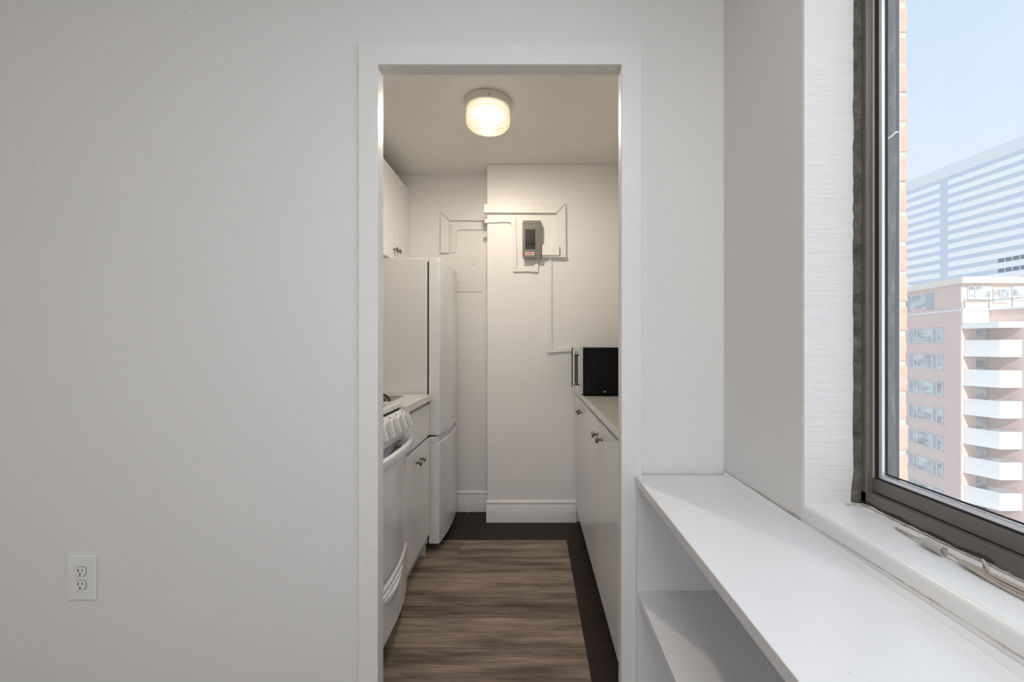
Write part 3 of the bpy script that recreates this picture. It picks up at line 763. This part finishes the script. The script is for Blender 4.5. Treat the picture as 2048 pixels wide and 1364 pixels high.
# grey disconnect box
eb = thing('switch_box', wp(1064, 480, YC), 'grey metal electrical switch box with a black window on the far wall', 'switch box')
T0 = .050
obj('case', PX(rect_px, 1046.5, 1081.5, 445, 515, YC, T0), M['boxgrey'], eb, .002)
a, b = wp(1045, 444.5, YC-T0), wp(1083, 516, YC-T0)
def boxpx(px0, px1, py0, py1, y0, y1):
    a, b = wp(px0, py0, YC-T0), wp(px1, py1, YC-T0); return B((a.x, b.x, y0, y1, b.z, a.z))
yF = YC-T0-.006
a, b = wp(1044.9, 444.6, yF), wp(1083.0, 516.5, yF)
i0, i1 = wp(1050.8, 459.2, yF), wp(1070.6, 498.2, yF)
lid = obj('lid', B((a.x, i0.x, yF, YC-T0, b.z, a.z), (i1.x, b.x, yF, YC-T0, b.z, a.z), (i0.x, i1.x, yF, YC-T0, i0.z, a.z), (i0.x, i1.x, yF, YC-T0, b.z, i1.z)), M['boxgrey'], eb, .001)
obj('breaker', B((i0.x, i1.x, yF+.004, YC-T0-.0002, i1.z, i0.z)), M['boxblack'], eb)
c0_, c1_ = wp(1052, 482, yF), wp(1070, 489, yF)
obj('breaker_toggle', B((c0_.x, c1_.x, yF-.001, yF+.004, wp(0, 487, yF).z, wp(0, 483.5, yF).z)), M['boxblack'], eb, .001)
obj('window_rim', B((i0.x-.006, i0.x-.003, yF-.0015, yF, i1.z-.002, i0.z+.006), (i1.x+.018, i1.x+.0205, yF-.0015, yF, i1.z+.004, i0.z+.006), (i0.x-.006, i1.x+.0205, yF-.0015, yF, i0.z+.004, i0.z+.0065)), M['boxgrey'], lid, .0005)
bm = bmesh.new()
zt = wp(0, 445, yF).z
prism(bm, [(wp(1049, 0, yF).x, zt), (wp(1049, 0, yF).x, zt+.008), (wp(1053, 0, yF).x, zt+.012), (wp(1058, 0, yF).x, zt+.010), (wp(1064, 0, yF).x, zt+.0135), (wp(1071, 0, yF).x, zt+.010), (wp(1076, 0, yF).x, zt+.012), (wp(1080, 0, yF).x, zt+.008), (wp(1080, 0, yF).x, zt)], YC-.04, YC-.0005, 'y')
obj('top_hasp', bm, M['boxgrey'], eb, .0008)
obj('hinge_strip', B((a.x-.0005, b.x+.0005, yF-.002, YC-.03, zt-.010, zt-.001)), M['boxgrey'], eb, .001)
s0, s1 = wp(1050.5, 504.5, yF), wp(1068, 510, yF)
stc = obj('warning_sticker', B((s0.x, s1.x, yF-.0006, yF, s1.z, s0.z)), M['plastic'], lid, .0002)
obj('sticker_print', B((s0.x+.008, s1.x-.004, yF-.0010, yF-.0004, s1.z+.004, s0.z-.004), (s0.x+.0015, s0.x+.005, yF-.0010, yF-.0004, s1.z+.006, s0.z-.006)), M['red'], stc)
# breaker panel on recess wall
bp = thing('breaker_panel', wp(935, 546, YR), 'painted-over electrical panel cover beside the top of the refrigerator', 'electrical panel')
obj('cover_frame', PX(rect_px, 850, 964.5, 510, 584, YR, .006), M['raceway'], bp, .002)
obj('door', PX(rect_px, 856, 923, 531.5, 566, YR, .011), M['raceway'], bp, .002)
bm = bmesh.new(); c_ = wp(949, 523.5, YR)
lathe(bm, [(0, 0), (.021, 0), (.022, .004), (.018, .007), (.014, .0065), (0, .006)], at(c_.x, YR-.006, c_.z, AX_NY) @ Matrix.Diagonal((1, 1.45, 1, 1)), 32); lk = obj('lock_escutcheon', bm, M['raceway'], bp)
bm = bmesh.new(); c2 = wp(949, 527.5, YR)
for dx in (-.006, .006): lathe(bm, [(0, 0), (.006, 0), (.004, .004), (0, .005)], at(c2.x+dx, YR-.0122, c2.z, AX_NY), 14)
obj('lock', bm, M['raceway'], lk)
for px, py in ((910, 519), (937, 518.5), (918.5, 535.5), (919.5, 563), (937.5, 577)):
    c_ = wp(px, py, YR); bm = bmesh.new(); lathe(bm, [(0, 0), (.005, 0), (.004, .003), (0, .0035)], at(c_.x, YR-(.006 if py not in (535.5, 563) else .011), c_.z, AX_NY), 12); obj('screw', bm, M['raceway'], bp)
# crumb on the floor by the recess
bm = bmesh.new(); bmesh.ops.create_icosphere(bm, subdivisions=2, radius=.008, matrix=Matrix.Translation((-.468, 3.135, .0056)) @ Matrix.Diagonal((1.1, .9, .7, 1)))
tag(obj('plaster_chip', bm, M['plastic'], None, base=(-.468, 3.135, 0)), 'tiny white plaster chip on the dark floor strip at the far baseboard', 'debris')

# ------------------------------------------------------------------ blind cord on the sill
cd = thing('blind_cord', (.632, .66, .876), 'beige window blind cords with a clear plastic joiner lying along the sill', 'cord')
bm = bmesh.new()
zs_ = .8790
for q, (ox, oz_) in enumerate(((-.010, 0), (-.003, .001), (.004, 0), (.010, .0005), (.001, .0045), (.007, .005))):
    pts = [(.632+ox*.25, .640, zs_+.004+oz_*.3)]
    for i in range(1, 16):
        y = .640-i*.05
        pts.append((.634+ox*(.6+.4*math.sin(i*.7+q))+.004*math.sin(i*.35), y, zs_+oz_))
    tube(bm, spline(pts, 4), .0021, 7)
obj('cord_strand', bm, M['cord'], cd)
bm = bmesh.new()
tube(bm, spline([(.635, .600, .881), (.634, .607, .893), (.636, .614, .898), (.641, .617, .893), (.643, .618, .884), (.639, .612, .880), (.632, .604, .8795)], 8), .0019, 8)
obj('cord_loop', bm, M['cord'], cd)
bm = bmesh.new()
tube(bm, spline([(.633, .640, .882), (.634, .652, .884), (.633, .668, .885), (.634, .70, .885), (.638, .73, .881), (.644, .77, .8785)], 6), .0020, 8)
obj('inner_cord', bm, M['cord'], cd)
bm = bmesh.new()
Rt = at(.6325, .668, .8845) @ Matrix.Rotation(-PI/2, 4, 'X')
lathe(bm, [(.0025, .0385), (.0050, .037), (.0068, .032), (.0078, .0), (.0062, .0), (.0056, .031), (.0022, .036)], Rt, 24, False)
obj('cord_joiner', bm, M['clear'], cd)

# ------------------------------------------------------------------ outside: apartment building
def ext_place(bm, boxes, O, e, n_):
    for (u0, u1, d0, d1, z0, z1) in boxes:
        vs = []
        for z in (z0, z1):
            for (u, d) in ((u0, d0), (u1, d0), (u1, d1), (u0, d1)):
                vs.append(bm.verts.new((O[0]+e[0]*u+n_[0]*d, O[1]+e[1]*u+n_[1]*d, z)))
        for f in ((3,2,1,0),(4,5,6,7),(0,1,5,4),(1,2,6,5),(2,3,7,6),(3,0,4,7)): bm.faces.new([vs[i] for i in f])
    return bm
C0 = (42.9, 43.5); le = math.hypot(.138, 1); E1 = (.138/le, 1/le); N1 = (-1/le, .138/le)
GZ = -24.0
ab = thing('apartment_building', (46, 46, GZ), 'brick apartment block with stacked white balconies across the street', 'building')
far = 22.0
fx, fy = C0[0]+E1[0]*far, C0[1]+E1[1]*far
bm = bmesh.new(); prism(bm, [C0, (75, 43.5), (75, fy), (fx, fy)], GZ, 7.45, 'z')
prism(bm, [(45.5, 43.49), (48.27, 34), (75, 34), (75, 43.49)], GZ, 4.75, 'z')
obj('brick_wall', bm, M['abrick'], ab)
# roof slab with cream fascia
bm = bmesh.new(); o_ = .35
prism(bm, [(C0[0]-o_, C0[1]-.5), (76, 43.0), (76, fy+.5), (fx-o_, fy+.5)], 7.45, 8.05, 'z'); obj('roof', bm, M['apt_cream'], ab)
bm = bmesh.new()
ext_place(bm, [(8.2, 10.4, -.8, -.2, 8.05, 8.35)], C0, E1, N1); obj('roof_vent', bm, M['apt_white'], ab)
# string course and terrace wall
obj('string_course', ext_place(bmesh.new(), [(0, far, 0, .08, 4.72, 4.92)], C0, E1, N1), M['apt_white'], ab)
bm = B((42.88, 45.52, 43.30, 43.49, 3.5, 5.5)); obj('terrace_panel', bm, M['apt_cream'], ab)
bm = B((42.85, 45.40, 43.22, 43.30, 4.72, 4.92)); prism(bm, [(45.36, 43.40), (48.12, 33.9), (75, 33.9), (75, 43.40)], 4.75, 4.95, 'z'); obj('parapet_coping', bm, M['apt_white'], ab)
bm = bmesh.new()
for z_ in (5.75,):
    tube(bm, [(42.95, 43.25, z_), (45.45, 43.25, z_)], .035, 6); tube(bm, [(45.45, 43.25, z_), (47.85, 35, z_)], .035, 6)
for y_ in (43.25, 41.6, 39.9): tube(bm, [(45.45+(43.25-y_)*.291, y_, 4.9), (45.45+(43.25-y_)*.291, y_, 5.75)], .035, 6)
tube(bm, [(43.0, 43.25, 4.9), (43.0, 43.25, 5.75)], .035, 6)
obj('railing', bm, M['apt_dark'], ab)
# penthouse windows on the end wall
def pw(px, py): p = wp(px, py, 43.49); return p.x, p.z
def endwin(x0, x1, y0, y1):
    a, b = pw(x0, y0), pw(x1, y1)
    f = obj('window', B((a[0], b[0], 43.40, 43.50, b[1], a[1])), M['apt_frame'], ab)
    obj('pane', B((a[0]+.07, b[0]-.07, 43.37, 43.42, b[1]+.07, a[1]-.07)), M['aglass'], f)
endwin(1934.5, 1946.5, 572, 601); endwin(1948, 1979, 572, 601); endwin(1985, 2000, 578, 606); endwin(2001, 2016.5, 578, 606); endwin(2022, 2062, 572, 600)
# penthouse side window with shutters
f = obj('window', ext_place(bmesh.new(), [(4.6, 7.0, 0, .05, 5.35, 6.95)], C0, E1, N1), M['apt_frame'], ab)
obj('pane', ext_place(bmesh.new(), [(4.7, 6.9, .04, .08, 5.45, 6.85)], C0, E1, N1), M['aglass'], f)
for u0 in (3.5, 7.05): obj('shutter', ext_place(bmesh.new(), [(u0, u0+1.05, 0, .07, 5.2, 6.95)], C0, E1, N1), M['apt_shutter'], ab)
# side windows, one row per storey
ZR = [2.33-2.86*i for i in range(8)]
for i, zc in enumerate(ZR):
    u0, u1, h = 2.2, 7.3, .80
    f = obj('window', ext_place(bmesh.new(), [(u0, u1, -.02, .03, zc-h, zc+h)], C0, E1, N1), M['aglass'], ab)
    fr_boxes = [(u0, u1, .02, .09, zc-h, zc-h+.10), (u0, u1, .02, .09, zc+h-.08, zc+h)]
    for u in (u0, u0+.75, u0+1.35, u0+3.55, u0+4.1, u0+4.9): fr_boxes.append((u, u+(.10 if u != u0+1.35 else .16), .02, .09, zc-h, zc+h))
    obj('window_frame', ext_place(bmesh.new(), fr_boxes, C0, E1, N1), M['apt_frame'], f)
    for ua, ub in ((4.2, 4.9), (.85, 1.35)): obj('curtain_panel', ext_place(bmesh.new(), [(u0+ua, u0+ub, .03, .05, zc-h+.1, zc+h-.08)], C0, E1, N1), M['apt_shutter'], f)
# balconies in the inner corner
def balcony(zt, slab_only=False):
    z0 = zt-1.62
    a = (43.25, 43.48); b_ = (44.08, 41.0); c_ = (46.20, 41.0)
    bm = bmesh.new()
    def off(o):
        return [(a[0]-o, a[1]), (b_[0]-o, b_[1]-o*.6), (c_[0], c_[1]-o*.6), (45.49, 43.48)]
    if slab_only:
        prism(bm, off(.28), zt-.58, zt, 'z'); return obj('balcony_roof', bm, M['apt_white'], ab)
    A_ = off(0); B_ = [(a[0]-.16, a[1]), (b_[0]-.02, b_[1]), (c_[0], c_[1]), (45.49, 43.48)]
    lo_ = [bm.verts.new((x, y, z0)) for x, y in B_]; mid = [bm.verts.new((x, y, z0+.04)) for x, y in B_]; up_ = [bm.verts.new((x, y, z0+.40)) for x, y in A_]
    top = [bm.verts.new((x, y, zt)) for x, y in A_]
    ti = [bm.verts.new((x+dx, y+dy, zt)) for (x, y), (dx, dy) in zip(A_, ((.2, 0), (.2, .15), (0, .15), (0, 0)))]
    bi = [bm.verts.new((x+dx, y+dy, z0+.55)) for (x, y), (dx, dy) in zip(A_, ((.2, 0), (.2, .15), (0, .15), (0, 0)))]
    for r0, r1 in ((lo_, mid), (mid, up_), (up_, top), (top, ti), (ti, bi)):
        for j in range(3): bm.faces.new((r0[j], r0[j+1], r1[j+1], r1[j]))
    bm.faces.new(lo_); bm.faces.new(bi)
    bl = obj('balcony', bm, M['apt_white'], ab, angle=20)
    dz = zt-.1
    df = obj('balcony_door', B((44.25, 45.4, 43.42, 43.50, z0+.55, z0+2.75)), M['apt_frame'], ab)
    obj('pane', B((44.33, 45.32, 43.39, 43.43, z0+.65, z0+2.67)), M['aglass'], df)
    return bl
balcony(3.5, True)
for i in range(8): balcony(1.78-2.9*i)

# ------------------------------------------------------------------ outside: office tower
T0_ = (178.0, 205.0); le = math.hypot(.0966, 1); E2 = (-.0966/le, 1/le); N2 = (-1/le, -.0966/le)
tw = thing('office_tower', (200, 190, GZ), 'pale glass office tower with blue window bands behind the brick building', 'building')
U0, U1 = -75, 55
obj('facade', ext_place(bmesh.new(), [(U0, U1, -40, 0, GZ, 74.4)], T0_, E2, N2), M['tpanel'], tw)
M['tcap'] = plain('tower_cap_panel', c4(.78, .79, .81), .5, nb=0)
obj('parapet', ext_place(bmesh.new(), [(U0, U1, -40, .1, 74.4, 79.3)], T0_, E2, N2), M['tcap'], tw)
for i in range(19):
    zt = 74.4-3.92*i
    b_ = obj('window_band', ext_place(bmesh.new(), [(U0, U1, -.2, .12, zt-1.75, zt)], T0_, E2, N2), M['tglass'], tw)
    if i in (10, 11):
        for q in range(12): obj('open_window', ext_place(bmesh.new(), [(-36-2.4*q-1.9, -36-2.4*q, .1, .2, zt-1.6, zt-.15)], T0_, E2, N2), M['tdark'], b_)
obj('stair_strip', ext_place(bmesh.new(), [(-17.2, -14.0, -.2, .10, GZ, 73.5)], T0_, E2, N2), M['tglass'], tw)
struct('ground', B((.9, 400, -60, 400, GZ-.5, GZ)), M['concrete'])

# ------------------------------------------------------------------ light
w = bpy.data.worlds.new('sky'); scene.world = w; w.use_nodes = True
t = w.node_tree; t.nodes.clear()
out = t.nodes.new('ShaderNodeOutputWorld'); bg = t.nodes.new('ShaderNodeBackground')
tc = t.nodes.new('ShaderNodeTexCoord'); sx = t.nodes.new('ShaderNodeSeparateXYZ'); t.links.new(tc.outputs['Generated'], sx.inputs[0])
rp = t.nodes.new('ShaderNodeValToRGB'); t.links.new(sx.outputs[2], rp.inputs[0])
e = rp.color_ramp.elements
e[0].position = 0; e[0].color = srgb(240, 247, 254); e[1].position = 1; e[1].color = srgb(176, 212, 246)
x = e.new(.22); x.color = srgb(234, 244, 254); x = e.new(.50); x.color = srgb(208, 230, 251)
# glow added to the unseen sky behind the camera, to brighten the room
GLOW_DIR = Vector((.35, -.9, .6)).normalized()
dp = t.nodes.new('ShaderNodeVectorMath'); dp.operation = 'DOT_PRODUCT'; t.links.new(tc.outputs['Generated'], dp.inputs[0]); dp.inputs[1].default_value = GLOW_DIR
def wm(op, a, b):
    n_ = t.nodes.new('ShaderNodeMath'); n_.operation = op
    for i_, v_ in enumerate((a, b)):
        if isinstance(v_, (int, float)): n_.inputs[i_].default_value = v_
        else: t.links.new(v_, n_.inputs[i_])
    return n_.outputs[0]
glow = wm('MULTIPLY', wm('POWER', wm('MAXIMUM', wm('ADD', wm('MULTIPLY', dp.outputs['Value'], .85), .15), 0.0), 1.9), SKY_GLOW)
bg.inputs[1].default_value = SKY; t.links.new(rp.outputs[0], bg.inputs[0])
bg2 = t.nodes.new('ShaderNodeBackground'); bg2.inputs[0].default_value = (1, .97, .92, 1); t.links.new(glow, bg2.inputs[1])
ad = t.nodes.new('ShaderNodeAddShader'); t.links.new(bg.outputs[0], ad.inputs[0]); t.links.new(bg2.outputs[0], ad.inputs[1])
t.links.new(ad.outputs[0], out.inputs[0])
def light(name, typ, loc, energy, col, rot=(0, 0, 0), size=1, size_y=None):
    L = bpy.data.lights.new(name, typ); L.energy = energy; L.color = col
    o = bpy.data.objects.new(name, L); COL.objects.link(o); o.location = loc; o.rotation_euler = rot
    if typ == 'AREA':
        L.size = size
        if size_y: L.shape = 'RECTANGLE'; L.size_y = size_y
    elif typ == 'SUN': L.angle = size
    else: L.shadow_soft_size = size
    return o
sun = light('sun', 'SUN', (10, -20, 30), SUN_E, (1, .95, .88), size=.009)
d = Vector((-.05, 1.0, -.75)).normalized(); sun.rotation_euler = d.to_track_quat('-Z', 'Y').to_euler()
light('added_back_fill', 'AREA', (-.40, -3.55, 1.4), BACK_E, (.97, .98, 1), (PI/2, 0, 0), 1.05, 1.55)  # fill light added behind the camera for an unseen, assumed window
light('added_overhead_fill', 'AREA', (.10, -.28, 2.40), CEIL_E, (.985, .99, 1), (0, 0, 0), .9)  # added overhead fill for shelf and wall, no known fixture

vs = scene.view_settings
vs.view_transform = 'Standard'; vs.look = 'None'; vs.exposure = 0; vs.gamma = 1; vs.use_curve_mapping = False
for o in bpy.data.objects:
    if '_b' in o: del o['_b']
